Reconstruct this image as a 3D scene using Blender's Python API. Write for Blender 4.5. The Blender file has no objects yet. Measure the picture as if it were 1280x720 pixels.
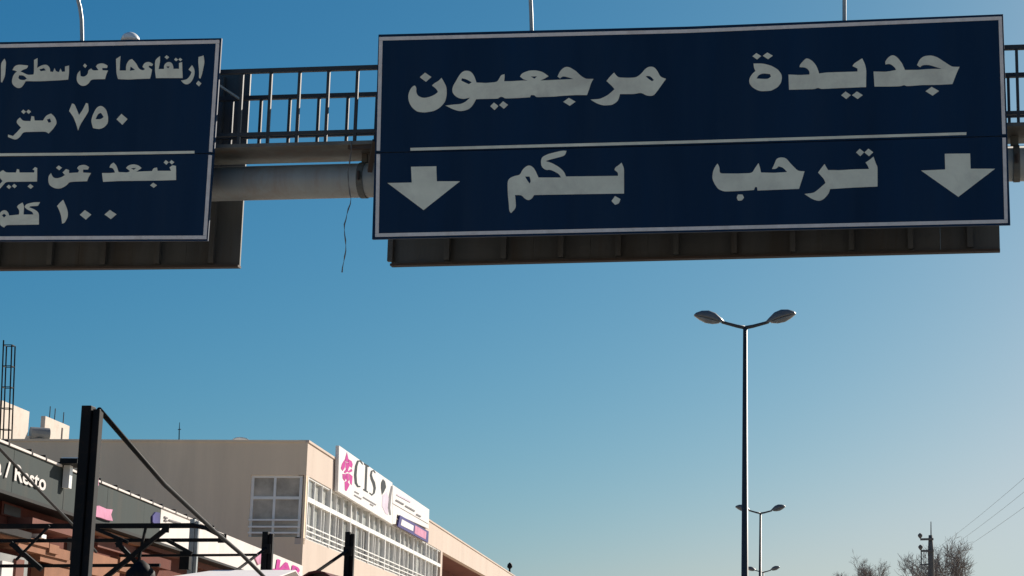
import bpy, bmesh, math, random
from mathutils import Vector
from mathutils.geometry import tessellate_polygon

random.seed(7)
S = bpy.context.scene
COL = S.collection
R = math.radians

# ------------------------------------------------------------------ camera
CAM_Z = 1.6
FPX, CX, CY = 2400.0, 952.0, 360.0          # focal length and optical centre of the lens
PITCH = math.atan(507.0 / 2400.0)
cd = bpy.data.cameras.new('camera')
cam = bpy.data.objects.new('camera', cd)
COL.objects.link(cam)
cd.sensor_width = 36.0
cd.lens = FPX / 1280.0 * 36.0
cd.shift_x = -(CX - 640.0) / 1280.0
cd.clip_start = 0.1
cd.clip_end = 6000.0
cam.location = (0, 0, CAM_Z)
cam.rotation_euler = (math.pi / 2 + PITCH, 0, 0)
S.camera = cam

# ------------------------------------------------------------------ sky and sun
EXPOSURE = 0.72
SUN_AZ, SUN_EL = 32.0, 28.0                  # azimuth clockwise from straight ahead
w = bpy.data.worlds.new('World')
S.world = w
w.use_nodes = True
wn = w.node_tree
for n in list(wn.nodes):
    wn.nodes.remove(n)
sky = wn.nodes.new('ShaderNodeTexSky')
sky.sky_type = 'NISHITA'
sky.sun_disc = False
sky.sun_elevation = R(SUN_EL)
sky.sun_rotation = R(SUN_AZ)
sky.altitude = 1500.0
sky.air_density = 1.0
sky.dust_density = 3.0
sky.ozone_density = 2.0
# one tone curve per channel for the whole sky, as in the photograph's strongly graded blue
K_SKY, STR = 0.070, 0.075
scl = wn.nodes.new('ShaderNodeVectorMath'); scl.operation = 'SCALE'; scl.inputs['Scale'].default_value = K_SKY
sep = wn.nodes.new('ShaderNodeSeparateXYZ'); com = wn.nodes.new('ShaderNodeCombineXYZ')
wn.links.new(sky.outputs[0], scl.inputs[0]); wn.links.new(scl.outputs[0], sep.inputs[0])
for i, (g, k, cap) in enumerate(((1.9, 1.27, 0.64), (1.05, 0.89, 0.73), (0.75, 0.815, 0.82))):
    mn = wn.nodes.new('ShaderNodeMath'); mn.operation = 'SMOOTH_MIN'; mn.inputs[1].default_value = cap; mn.inputs[2].default_value = 0.2
    pw = wn.nodes.new('ShaderNodeMath'); pw.operation = 'POWER'; pw.inputs[1].default_value = g
    ml = wn.nodes.new('ShaderNodeMath'); ml.operation = 'MULTIPLY'; ml.inputs[1].default_value = k / STR / 2 ** EXPOSURE
    wn.links.new(sep.outputs[i], mn.inputs[0]); wn.links.new(mn.outputs[0], pw.inputs[0])
    wn.links.new(pw.outputs[0], ml.inputs[0]); wn.links.new(ml.outputs[0], com.inputs[i])
bg = wn.nodes.new('ShaderNodeBackground')
bg.inputs['Strength'].default_value = STR
wo = wn.nodes.new('ShaderNodeOutputWorld')
wn.links.new(com.outputs[0], bg.inputs['Color'])
wn.links.new(bg.outputs[0], wo.inputs['Surface'])

sd = bpy.data.lights.new('sun', 'SUN')
sd.energy = 5.0
sd.angle = R(0.5)
sd.color = (1.0, 0.91, 0.79)
sun = bpy.data.objects.new('sun', sd)
COL.objects.link(sun)
sv = Vector((math.sin(R(SUN_AZ)) * math.cos(R(SUN_EL)), math.cos(R(SUN_AZ)) * math.cos(R(SUN_EL)), math.sin(R(SUN_EL))))
sun.rotation_euler = (-sv).to_track_quat('-Z', 'Y').to_euler()
sun.location = sv * 60

S.view_settings.view_transform = 'Standard'
S.view_settings.look = 'None'
S.view_settings.exposure = EXPOSURE
S.view_settings.gamma = 1.0
S.view_settings.use_curve_mapping = False

# ------------------------------------------------------------------ helpers
UP = Vector((0, 0, 1))
FWD = Vector((0, math.cos(PITCH), math.sin(PITCH)))
CUP = Vector((0, -math.sin(PITCH), math.cos(PITCH)))
ORI = Vector((0, 0, CAM_Z))


def ray(px, py):
    return FWD + Vector((1, 0, 0)) * ((px - CX) / FPX) + CUP * ((CY - py) / FPX)


def at(px, py, Y):
    d = ray(px, py)
    return ORI + d * (Y / d.y)


def vpdir(px):
    return Vector(((px - CX) / FPX * math.cos(PITCH), 1, 0)).normalized()


class Frame:
    """a vertical plane: u along it, n out of it, z up (z absolute)"""
    def __init__(self, o, u, n):
        self.o = Vector((o[0], o[1], 0)); self.u = Vector(u).normalized(); self.n = Vector(n).normalized()

    def p(self, u, n, z):
        return self.o + self.u * u + self.n * n + UP * z

    def hit(self, px, py, n=0.0):
        d = ray(px, py)
        t = (self.o + self.n * n - ORI).dot(self.n) / d.dot(self.n)
        h = ORI + d * t
        return ((h - self.o).dot(self.u), h.z)


class MB:
    def __init__(self):
        self.v = []; self.f = []

    def face(self, pts):
        b = len(self.v)
        self.v += [Vector(p) for p in pts]
        self.f.append(tuple(range(b, b + len(pts))))

    def hexa(self, p):
        b = len(self.v)
        self.v += [Vector(q) for q in p]
        for q in ((0, 3, 2, 1), (4, 5, 6, 7), (0, 1, 5, 4), (1, 2, 6, 5), (2, 3, 7, 6), (3, 0, 4, 7)):
            self.f.append(tuple(b + i for i in q))
        return self

    def box(self, x0, x1, y0, y1, z0, z1):
        return self.hexa([(x0, y0, z0), (x1, y0, z0), (x1, y1, z0), (x0, y1, z0),
                          (x0, y0, z1), (x1, y0, z1), (x1, y1, z1), (x0, y1, z1)])

    def fbox(self, F, u0, u1, n0, n1, z0, z1):
        c = [(u0, n0), (u1, n0), (u1, n1), (u0, n1)]
        return self.hexa([F.p(a, b, z0) for a, b in c] + [F.p(a, b, z1) for a, b in c])

    def bar(self, a, b, wd, ht=None, up=UP):
        ht = ht or wd
        a = Vector(a); b = Vector(b); d = (b - a).normalized()
        s = d.cross(up)
        if s.length < 1e-4:
            s = d.cross(Vector((0, 1, 0)))
        s.normalize(); t = s.cross(d).normalized()
        s *= wd / 2; t *= ht / 2
        return self.hexa([a - s - t, a + s - t, b + s - t, b - s - t, a - s + t, a + s + t, b + s + t, b - s + t])

    def tube(self, pts, rad, sides=8, cap=True):
        pts = [Vector(p) for p in pts]
        if not isinstance(rad, (list, tuple)):
            rad = [rad] * len(pts)
        base = len(self.v); prev = None
        for i, p in enumerate(pts):
            d = (pts[min(i + 1, len(pts) - 1)] - pts[max(i - 1, 0)]).normalized()
            if prev is None:
                s = d.cross(Vector((0.3, 0.1, 1)))
                if s.length < 0.1:
                    s = d.cross(Vector((1, 0, 0)))
            else:
                s = prev - d * prev.dot(d)
            s.normalize(); prev = s
            t = d.cross(s)
            for k in range(sides):
                a = 2 * math.pi * k / sides
                self.v.append(p + (s * math.cos(a) + t * math.sin(a)) * rad[i])
        for i in range(len(pts) - 1):
            for k in range(sides):
                k2 = (k + 1) % sides
                self.f.append((base + i * sides + k, base + i * sides + k2, base + (i + 1) * sides + k2, base + (i + 1) * sides + k))
        if cap:
            self.f.append(tuple(base + k for k in reversed(range(sides))))
            e = base + (len(pts) - 1) * sides
            self.f.append(tuple(e + k for k in range(sides)))
        return self

    def loft(self, rings):
        base = len(self.v); m = len(rings[0])
        for r in rings:
            self.v += [Vector(p) for p in r]
        for i in range(len(rings) - 1):
            for k in range(m):
                k2 = (k + 1) % m
                self.f.append((base + i * m + k, base + i * m + k2, base + (i + 1) * m + k2, base + (i + 1) * m + k))
        self.f.append(tuple(base + k for k in reversed(range(m))))
        e = base + (len(rings) - 1) * m
        self.f.append(tuple(e + k for k in range(m)))
        return self

    def prism(self, F, pts, n0, n1, holes=()):
        """extrude a (u,z) outline with holes from n0 (back) to n1 (front)"""
        loops = [list(pts)] + [list(h) for h in holes]
        flat = [q for l in loops for q in l]
        tris = tessellate_polygon([[Vector((q[0], q[1], 0)) for q in l] for l in loops])
        b = len(self.v); m = len(flat)
        self.v += [F.p(q[0], n1, q[1]) for q in flat]
        self.v += [F.p(q[0], n0, q[1]) for q in flat]
        for t in tris:
            self.f.append((b + t[0], b + t[1], b + t[2]))
            self.f.append((b + m + t[2], b + m + t[1], b + m + t[0]))
        s = 0
        for l in loops:
            k = len(l)
            for i in range(k):
                j = (i + 1) % k
                self.f.append((b + s + i, b + s + j, b + m + s + j, b + m + s + i))
            s += k
        return self

    def build(self, name, mat, parent=None, smooth=False, bevel=0.0):
        me = bpy.data.meshes.new(name)
        off = wloc(parent) if parent else Vector((0, 0, 0))
        me.from_pydata([v - off for v in self.v], [], self.f)
        bm = bmesh.new(); bm.from_mesh(me)
        bmesh.ops.recalc_face_normals(bm, faces=bm.faces)
        bm.to_mesh(me); bm.free()
        if smooth:
            for p in me.polygons:
                p.use_smooth = True
        me.materials.append(mat)
        o = bpy.data.objects.new(name, me)
        COL.objects.link(o)
        if parent:
            o.parent = parent
        if bevel:
            bv = o.modifiers.new('bevel', 'BEVEL'); bv.width = bevel; bv.segments = 2; bv.limit_method = 'ANGLE'
        return o


def wloc(o):
    v = Vector((0, 0, 0))
    while o:
        v += o.location; o = o.parent
    return v


def tag(o, label=None, cat=None, group=None, kind=None):
    if label: o['label'] = label
    if cat: o['category'] = cat
    if group: o['group'] = group
    if kind: o['kind'] = kind
    return o


def thing(name, loc, label, cat, group=None):
    o = bpy.data.objects.new(name, None)
    o.location = loc; o.empty_display_size = 0.2
    COL.objects.link(o)
    return tag(o, label, cat, group)


def copy_tree(o, parent=None):
    c = o.copy(); COL.objects.link(c); c.parent = parent
    for ch in o.children:
        copy_tree(ch, c)
    return c


def mat(name, col, rough=0.6, var=0.12, scale=2.0, bump=0.0, metal=0.0, fine=None, spec=0.5, streak=False, coat=0.0, alt=None, amt=0.5, ascale=1.0, lo_=0.5, hi_=0.7):
    m = bpy.data.materials.new(name); m.use_nodes = True
    nt = m.node_tree; b = nt.nodes['Principled BSDF']
    b.inputs['Roughness'].default_value = rough
    b.inputs['Metallic'].default_value = metal
    b.inputs['Specular IOR Level'].default_value = spec
    b.inputs['Coat Weight'].default_value = coat
    tc = nt.nodes.new('ShaderNodeTexCoord')
    mp = nt.nodes.new('ShaderNodeMapping')
    nt.links.new(tc.outputs['Object'], mp.inputs['Vector'])
    if streak:
        mp.inputs['Scale'].default_value = (1.0, 1.0, 0.12)
    no = nt.nodes.new('ShaderNodeTexNoise')
    no.inputs['Scale'].default_value = scale; no.inputs['Detail'].default_value = 8; no.inputs['Roughness'].default_value = 0.62
    nt.links.new(mp.outputs[0], no.inputs['Vector'])
    cr = nt.nodes.new('ShaderNodeValToRGB')
    cr.color_ramp.elements[0].position = 0.3; cr.color_ramp.elements[1].position = 0.7
    lo = [max(0, c * (1 - var)) for c in col]; hi = [min(1, c * (1 + var)) for c in col]
    cr.color_ramp.elements[0].color = (*lo, 1); cr.color_ramp.elements[1].color = (*hi, 1)
    nt.links.new(no.outputs['Fac'], cr.inputs['Fac'])
    if alt:
        n3 = nt.nodes.new('ShaderNodeTexNoise'); n3.inputs['Scale'].default_value = ascale; n3.inputs['Detail'].default_value = 10
        n3.inputs['Roughness'].default_value = 0.7; n3.inputs['Distortion'].default_value = 0.4
        nt.links.new(mp.outputs[0], n3.inputs['Vector'])
        mr_ = nt.nodes.new('ShaderNodeMapRange'); mr_.inputs['From Min'].default_value = lo_; mr_.inputs['From Max'].default_value = hi_
        mr_.inputs['To Max'].default_value = amt
        nt.links.new(n3.outputs['Fac'], mr_.inputs['Value'])
        mx = nt.nodes.new('ShaderNodeMix'); mx.data_type = 'RGBA'
        nt.links.new(mr_.outputs[0], mx.inputs['Factor']); nt.links.new(cr.outputs['Color'], mx.inputs['A'])
        mx.inputs['B'].default_value = (*alt, 1)
        nt.links.new(mx.outputs['Result'], b.inputs['Base Color'])
    else:
        nt.links.new(cr.outputs['Color'], b.inputs['Base Color'])
    rr = nt.nodes.new('ShaderNodeMapRange')
    rr.inputs['To Min'].default_value = max(0, rough - 0.1); rr.inputs['To Max'].default_value = min(1, rough + 0.1)
    nt.links.new(no.outputs['Fac'], rr.inputs['Value']); nt.links.new(rr.outputs[0], b.inputs['Roughness'])
    if bump:
        n2 = nt.nodes.new('ShaderNodeTexNoise'); n2.inputs['Scale'].default_value = fine or scale * 12; n2.inputs['Detail'].default_value = 6
        nt.links.new(tc.outputs['Object'], n2.inputs['Vector'])
        bp = nt.nodes.new('ShaderNodeBump'); bp.inputs['Strength'].default_value = bump; bp.inputs['Distance'].default_value = 0.03
        nt.links.new(n2.outputs['Fac'], bp.inputs['Height']); nt.links.new(bp.outputs[0], b.inputs['Normal'])
    return m


M = {}
M['sign_blue'] = mat('sign_blue', (0.0006, 0.019, 0.058), 0.55, 0.25, 1.3, spec=0.2, streak=True, alt=(0.008, 0.026, 0.06), amt=0.7, ascale=2.5, lo_=0.45, hi_=0.75)
M['letter'] = mat('letter_white', (0.74, 0.74, 0.62), 0.6, 0.10, 3.0, spec=0.3, alt=(0.50, 0.48, 0.42), amt=0.6, ascale=2.2, lo_=0.46, hi_=0.68)
M['line'] = mat('line_white', (0.74, 0.69, 0.67), 0.6, 0.12, 4.0, spec=0.3, alt=(0.5, 0.45, 0.42), amt=0.6, ascale=4.0, lo_=0.46, hi_=0.66)
M['sign_back'] = mat('sign_back', (0.066, 0.07, 0.072), 0.6, 0.25, 2.5, streak=True, alt=(0.05, 0.035, 0.025), amt=0.6, ascale=3.0)
M['galv'] = mat('galvanised_steel', (0.32, 0.34, 0.34), 0.45, 0.15, 3.0, metal=0.3)
M['beam'] = mat('beam_paint', (0.26, 0.28, 0.285), 0.5, 0.15, 2.0, streak=True, alt=(0.20, 0.13, 0.095), amt=0.5, ascale=3.5, lo_=0.48, hi_=0.68)
M['rail'] = mat('rail_steel', (0.036, 0.040, 0.046), 0.5, 0.2, 4.0, spec=0.3)
M['deck'] = mat('deck_steel', (0.12, 0.125, 0.12), 0.65, 0.35, 3.0, spec=0.3, alt=(0.12, 0.075, 0.05), amt=0.6, ascale=4.0, lo_=0.5, hi_=0.66)
M['lamp_pole'] = mat('lamp_pole', (0.045, 0.047, 0.05), 0.5, 0.1, 2.0, spec=0.4)
M['lamp_head'] = mat('lamp_head', (0.14, 0.14, 0.14), 0.4, 0.1, 4.0)
M['lamp_glass'] = mat('lamp_glass', (0.16, 0.17, 0.18), 0.15, 0.15, 6.0)
M['white_enamel'] = mat('white_enamel', (0.8, 0.8, 0.78), 0.35, 0.05, 5.0)
M['black_steel'] = mat('black_steel', (0.005, 0.006, 0.008), 0.65, 0.3, 3.0, spec=0.15, alt=(0.03, 0.018, 0.012), amt=0.6, ascale=6.0, lo_=0.52, hi_=0.7)
M['tan'] = mat('wall_render_shaded', (0.81, 0.65, 0.49), 0.9, 0.07, 0.35, bump=0.25, fine=9, streak=True, spec=0.1, alt=(0.62, 0.50, 0.38), amt=0.5, ascale=0.5, lo_=0.46, hi_=0.72)  # shaded end of the same wall, colour made paler to lift its shade
M['cream'] = mat('wall_render_sunlit', (0.57, 0.475, 0.41), 0.9, 0.06, 0.5, bump=0.25, fine=9, streak=True, spec=0.1, alt=(0.44, 0.36, 0.30), amt=0.45, ascale=0.8, lo_=0.5, hi_=0.74)  # sunlit road side of the same wall, colour darkened against the sun
M['white_wall'] = mat('white_wall', (0.62, 0.55, 0.48), 0.9, 0.08, 0.8, bump=0.25, fine=9, spec=0.1, alt=(0.5, 0.38, 0.31), amt=0.5, ascale=1.2, lo_=0.5, hi_=0.7)
M['white_frame'] = mat('white_frame', (0.80, 0.79, 0.77), 0.45, 0.06, 3.0)
M['pane'] = mat('window_pane', (0.33, 0.34, 0.32), 0.15, 0.55, 0.55, spec=0.6)
M['pane_dark'] = mat('window_pane_open', (0.09, 0.09, 0.085), 0.12, 0.5, 0.8, spec=0.6)
M['pane_curtain'] = mat('window_pane_curtain', (0.40, 0.40, 0.37), 0.25, 0.35, 3.0, spec=0.4)
M['pane_shade'] = mat('end_window_pane', (0.42, 0.37, 0.31), 0.4, 0.55, 0.6, spec=0.3)
M['board'] = mat('board_white', (0.72, 0.70, 0.69), 0.5, 0.04, 1.5, spec=0.1)
M['pink'] = mat('print_pink', (0.46, 0.022, 0.24), 0.5, 0.2, 2.5, spec=0.1)
M['pale_pink'] = mat('print_pale_pink', (0.56, 0.24, 0.36), 0.5, 0.25, 2.5, spec=0.1)
M['lilac'] = mat('print_lilac', (0.60, 0.52, 0.62), 0.5, 0.15, 2.5, spec=0.1)
M['ink'] = mat('print_black', (0.012, 0.016, 0.02), 0.5, 0.2, 2.5, spec=0.1)
M['ink_grey'] = mat('print_grey', (0.17, 0.16, 0.17), 0.5, 0.2, 2.5, spec=0.1)
M['navy'] = mat('print_navy', (0.06, 0.055, 0.19), 0.5, 0.2, 2.5, spec=0.1)
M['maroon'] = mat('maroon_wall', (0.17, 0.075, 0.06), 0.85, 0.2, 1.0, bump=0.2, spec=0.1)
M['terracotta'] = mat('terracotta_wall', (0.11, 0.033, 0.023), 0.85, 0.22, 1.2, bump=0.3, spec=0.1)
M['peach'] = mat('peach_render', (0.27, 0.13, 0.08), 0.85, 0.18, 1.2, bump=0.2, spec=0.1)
M['fascia_grey'] = mat('fascia_grey', (0.048, 0.060, 0.060), 0.85, 0.15, 1.0, streak=True, spec=0.1, alt=(0.08, 0.075, 0.065), amt=0.5, ascale=1.5)
M['fascia_white'] = mat('fascia_white', (0.68, 0.63, 0.60), 0.55, 0.06, 1.2, spec=0.1, alt=(0.5, 0.45, 0.41), amt=0.5, ascale=1.5, lo_=0.52, hi_=0.75)
M['shutter'] = mat('shutter_grey', (0.22, 0.225, 0.22), 0.5, 0.15, 2.0)
M['dark_glass'] = mat('dark_glass', (0.02, 0.014, 0.013), 0.5, 0.3, 2.0, spec=0.1)
M['canvas'] = mat('canvas_white', (0.84, 0.79, 0.77), 0.8, 0.06, 2.0, spec=0.1)
M['awning_red'] = mat('awning_maroon', (0.10, 0.03, 0.03), 0.75, 0.2, 3.0, spec=0.1)
M['concrete'] = mat('raw_concrete', (0.36, 0.34, 0.31), 0.9, 0.15, 1.5, bump=0.3)
M['rust'] = mat('rebar_steel', (0.05, 0.035, 0.03), 0.8, 0.2, 5.0)
M['bark'] = mat('bark', (0.22, 0.19, 0.17), 0.9, 0.25, 3.0)
M['wood_pole'] = mat('wood_pole', (0.12, 0.115, 0.11), 0.85, 0.2, 3.0)
M['wire'] = mat('wire', (0.12, 0.12, 0.125), 0.6, 0.1, 3.0)
M['asphalt'] = mat('asphalt', (0.11, 0.107, 0.10), 0.9, 0.2, 1.5, bump=0.3, fine=60)
M['pavement'] = mat('pavement', (0.42, 0.38, 0.33), 0.9, 0.12, 1.2, bump=0.3, fine=30)
M['kerb'] = mat('kerb_stone', (0.34, 0.33, 0.31), 0.85, 0.15, 2.0, bump=0.2)
M['soil'] = mat('dry_ground', (0.54, 0.44, 0.30), 0.95, 0.2, 0.2, bump=0.4, fine=4)
M['paint'] = mat('road_paint', (0.7, 0.7, 0.66), 0.7, 0.15, 4.0)

# ------------------------------------------------------------------ the ground
tag(MB().box(-2500, 2500, -2500, 2500, -0.5, -0.02).build('ground', M['soil']), kind='structure')
tag(MB().box(-6.2, 8.5, -60, 420, -0.4, 0.0).build('road', M['asphalt']), kind='structure')
tag(MB().box(-13.5, -6.35, -60, 420, -0.4, 0.12).build('pavement_left', M['pavement']), kind='structure')
tag(MB().box(8.65, 13.0, -60, 420, -0.4, 0.12).build('pavement_right', M['pavement']), kind='structure')
kb = MB()
for i in range(80):
    kb.box(-6.348, -6.2, -60 + i * 6, -60 + i * 6 + 5.97, -0.3, 0.135)
tag(kb.build('kerb_left', M['kerb'], bevel=0.015), kind='structure')
kb = MB()
for i in range(80):
    kb.box(8.5, 8.648, -60 + i * 6, -60 + i * 6 + 5.97, -0.3, 0.135)
tag(kb.build('kerb_right', M['kerb'], bevel=0.015), kind='structure')
tag(MB().box(-1.4, 0.7, 30, 420, 0.002, 0.15).build('median', M['kerb'], bevel=0.02), kind='structure')
mk = MB()
for i in range(70):
    for x in (-3.8, 3.6):
        mk.face([(x, -40 + i * 6, 0.004), (x + 0.12, -40 + i * 6, 0.004), (x + 0.12, -37 + i * 6, 0.004), (x, -37 + i * 6, 0.004)])
tag(mk.build('road_markings', M['paint']), kind='structure')

# ------------------------------------------------------------------ gantry and its signs
GU = Vector((10.4, -1, 0)).normalized()
GN = Vector((-GU.y * -1, 0, 0))
GN = Vector((GU.y, -GU.x, 0)).normalized()      # towards the camera
G = Frame(at(863, 300, 20.0), GU, GN)


def gp(pts, org=None, sc=8.0, n=0.0, F=None):
    F = F or G
    if org:
        pts = [(org[0] + x / sc, org[1] + y / sc) for x, y in pts]
    return [F.hit(x, y, n) for x, y in pts]


def gantry():
    g = thing('sign_gantry', G.p(-11.5, -0.6, 0), 'grey steel pipe gantry with railed catwalk spanning the road above everything', 'gantry')
    u0, u1 = -11.5, 6.2
    _, zt = G.hit(370, 207, -0.6); _, zb = G.hit(370, 248.5, -0.6)
    r = (zt - zb) / 2; zc = (zt + zb) / 2
    MB().tube([G.p(u0, -0.6, zc), G.p(u1, -0.6, zc)], r, 28).build('pipe_beam', M['beam'], g, smooth=False)
    for o in list(g.children):
        for p in o.data.polygons:
            p.use_smooth = len(p.vertices) == 4
    # catwalk deck: a channel on each side and a plate
    _, d1 = G.hit(370, 181, -0.2); _, d0 = G.hit(370, 203.5, -0.2)
    nf = -0.2
    _, rt0 = G.hit(370, 87.5, -0.2)
    while G.hit(370, 203.5, nf)[1] < d1 - 0.02 and nf > -1.05:
        nf -= 0.01
    MB().fbox(G, u0, u1, nf, -0.17, d1 - 0.02, d1 + 0.02).build('deck_plate', M['deck'], g)
    for u in [u0 + 0.55 + 2.4 * i for i in range(7)]:
        MB().fbox(G, u, u + 0.08, -0.66, -0.54, zc, d1 - 0.021).build('saddle', M['deck'], g)
    for px in (455, 1271):
        u, _ = G.hit(px, 228, -0.6)
        MB().tube([G.p(u - 0.035, -0.6, zc), G.p(u + 0.035, -0.6, zc)], r + 0.010, 28).build('clamp_band', M['deck'], g)
        MB().fbox(G, u - 0.03, u + 0.03, -0.63, -0.57, zc + r, d1 - 0.022).build('hanger', M['deck'], g)
        for sg in (-1, 1):
            q = G.p(u, -0.6 + sg * (r + 0.03), zc)
            MB().tube([q - UP * 0.05, q + UP * 0.05], 0.016, 6).build('bolt', M['rust'], g)
    u, _ = G.hit(461, 215, -0.2)
    MB().bar(G.p(u - 0.02, -0.3, zc + 0.02), G.p(u + 0.1, -0.05, d1 - 0.02), 0.05).build('sign_bracket', M['rust'], g)
    MB().bar(G.p(u - 0.25, -0.24, d1 - 0.035), G.p(u + 0.1, -0.2, d1 - 0.05), 0.06, 0.05).build('sign_bracket', M['rust'], g)
    u, _ = G.hit(278, 110, -0.2)
    MB().bar(G.p(u - 0.1, -0.1, rt0 - 0.12), G.p(u + 0.14, -0.45, rt0 - 0.26), 0.022).build('sign_bracket', M['galv'], g)
    # front and rear guard rails
    _, rt = G.hit(370, 87.5, -0.2)
    _, rl = G.hit(370, 166.5, -0.2)
    for n, first in ((-0.2, 337.5), (nf + 0.02, 327.0)):
        if n < -0.3:
            _, rt = G.hit(370, 121, n); rl = d1 + 0.3
        uf, _ = G.hit(first, 120, n)
        MB().bar(G.p(u0, n, rt), G.p(u1, n, rt), 0.045, 0.05).build('hand_rail', M['rail'], g)
        MB().bar(G.p(u0, n, rl), G.p(u1, n, rl), 0.035, 0.04).build('lower_rail', M['rail'], g)
        ua, _ = G.hit(374, 120, n); ub, _ = G.hit(338, 120, n)
        st = ua - ub
        k0 = int((u0 - uf) / st) + 1
        for k in range(k0, 60):
            u = uf + k * st
            if u > u1: break
            MB().fbox(G, u - 0.016, u + 0.016, n - 0.016, n + 0.016, d1 + 0.022, rt - 0.026).build('baluster', M['rail'], g)
    # legs, outside the picture
    for u in (u0 - 0.2, u1 + 0.2):
        MB().tube([G.p(u, -0.6, 0.1), G.p(u, -0.6, zc + 0.4)], 0.26, 24).build('column', M['beam'], g, smooth=False)
        MB().fbox(G, u - 0.4, u + 0.4, -1.0, -0.2, 0.12, 0.17).build('base_plate', M['beam'], g)
    return zc


ZC = gantry()


def strip(a, b, th):
    """a bar in the picture of the sign face between two points, th thick, ends cut square"""
    dx, dy = b[0] - a[0], b[1] - a[1]; L = math.hypot(dx, dy)
    nx, ny = -dy / L * th / 2, dx / L * th / 2
    return [(a[0] + nx, a[1] + ny), (b[0] + nx, b[1] + ny), (b[0] - nx, b[1] - ny), (a[0] - nx, a[1] - ny)]


def sign_face(t, F, upper, lower, hl, vl, glyphs):
    for q in (upper, lower):
        MB().prism(F, gp(q, F=F), -0.035, 0.0).build('panel', M['sign_blue'], t, bevel=0.004)
    for pts in hl + vl:
        MB().prism(F, gp(pts, F=F, n=0.004), 0.0005, 0.004).build('border_line', M['line'], t)
    for name, org, sc, outs in glyphs:
        b = MB()
        for o in outs:
            holes = []
            if isinstance(o, dict):
                holes = [gp(soft(h), org, sc, 0.004, F) for h in o['h']]; o = o['o']
            if name == 'lettering':
                o = soft(o)
            b.prism(F, gp(o, org, sc, 0.004, F), 0.0005, 0.004, holes)
            if name == 'lettering':
                b.build('letter_dot' if len(o) < 13 and not holes else 'letter', M['letter'], t); b = MB()
        if b.v:
            b.build(name, M['letter'], t)


def soft(pts, lim=58):
    """round the gentle corners of a traced outline, keep the sharp ones"""
    for _ in range(2):
        out = []; m = len(pts)
        for i in range(m):
            a, b, c = pts[i - 1], pts[i], pts[(i + 1) % m]
            v1 = (b[0] - a[0], b[1] - a[1]); v2 = (c[0] - b[0], c[1] - b[1])
            ang = abs(math.degrees(math.atan2(v1[0] * v2[1] - v1[1] * v2[0], v1[0] * v2[0] + v1[1] * v2[1])))
            if ang < lim and ang > 4:
                l1 = math.hypot(*v1) or 1; l2 = math.hypot(*v2) or 1
                k1 = min(0.25, 14 / l1); k2 = min(0.25, 14 / l2)
                out.append((b[0] - v1[0] * k1, b[1] - v1[1] * k1)); out.append((b[0] + v2[0] * k2, b[1] + v2[1] * k2))
            else:
                out.append(b)
        pts = out
    return pts


def dia(x, y, rx, ry=None):
    ry = ry or rx
    return [(x - rx, y), (x - rx * 0.1, y - ry), (x + rx, y - ry * 0.05), (x + rx * 0.05, y + ry)]


def sh(pts, dx):
    return [(x + dx, y) for x, y in pts]


A = (500, 65)
noon = [(150, 335), (165, 360), (160, 400), (180, 440), (235, 462), (300, 448), (350, 425), (380, 400), (365, 370), (320, 335),
        (345, 310), (385, 290), (415, 258), (440, 300), (465, 350), (467, 430), (450, 500), (400, 555), (340, 590), (250, 605),
        (170, 597), (115, 550), (85, 490), (82, 430), (100, 375), (130, 340)]
marj = ([(455, 535), (540, 525), (610, 520), (660, 495), (700, 455), (640, 470), (580, 460), (535, 425), (520, 385), (530, 340),
         (560, 290), (590, 235), (625, 195), (670, 183), (715, 200), (745, 245), (765, 305), (860, 310), (970, 300), (995, 260),
         (1010, 230), (1045, 222), (1045, 260), (1040, 292)] +
        sh([(300, 292), (430, 285), (480, 285), (430, 272), (400, 245), (420, 212), (490, 185), (560, 183), (630, 200), (685, 242),
            (640, 268), (600, 285), (720, 280), (800, 276), (935, 270), (880, 252), (840, 243), (820, 246), (800, 264), (775, 245),
            (800, 190), (845, 150), (890, 148), (960, 190), (1010, 240), (1060, 270), (1135, 268), (1110, 310), (1095, 360),
            (1070, 430), (960, 430), (830, 437), (740, 445), (560, 452), (545, 430), (510, 430), (500, 452), (380, 460), (250, 465),
            (225, 448), (200, 448), (180, 466), (0, 470)], 800) +
        [(760, 472), (735, 520), (700, 565), (650, 585), (590, 592), (520, 568)])
marj_h = [[(618, 262), (660, 270), (717, 302), (690, 322), (640, 300), (612, 285)], sh([(505, 245), (570, 243), (545, 266)], 800)]
mr = [(305, 475), (400, 470), (480, 430), (545, 372), (520, 340), (465, 290), (500, 245), (540, 205), (580, 255), (680, 258), (760, 255),
      (810, 220), (850, 170), (890, 145), (940, 148), (975, 190), (1005, 250), (1060, 268), (1030, 310), (980, 380), (935, 438),
      (870, 438), (810, 405), (740, 420), (600, 420), (580, 490), (520, 530), (430, 535), (360, 510)]
D = (920, 50)
teh = [(175, 235), (270, 235), (350, 255), (420, 295), (460, 350), (455, 420), (420, 470), (350, 508), (240, 512), (170, 480), (130, 430),
       (135, 380), (165, 335), (195, 310), (180, 280)]
teh_h = [(205, 385), (225, 350), (270, 332), (340, 340), (350, 365), (320, 390), (260, 388)]
yd = [(525, 345), (640, 350), (735, 345), (735, 310), (700, 275), (635, 270), (640, 245), (690, 190), (715, 182), (760, 205), (800, 250),
      (825, 310), (830, 335), (900, 325), (1060, 320), (1215, 315), (1215, 285), (1165, 260), (1180, 235), (1262, 183), (1290, 240),
      (1303, 300), (1300, 470), (1000, 482), (850, 490), (820, 475), (790, 490), (530, 497)]
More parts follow.
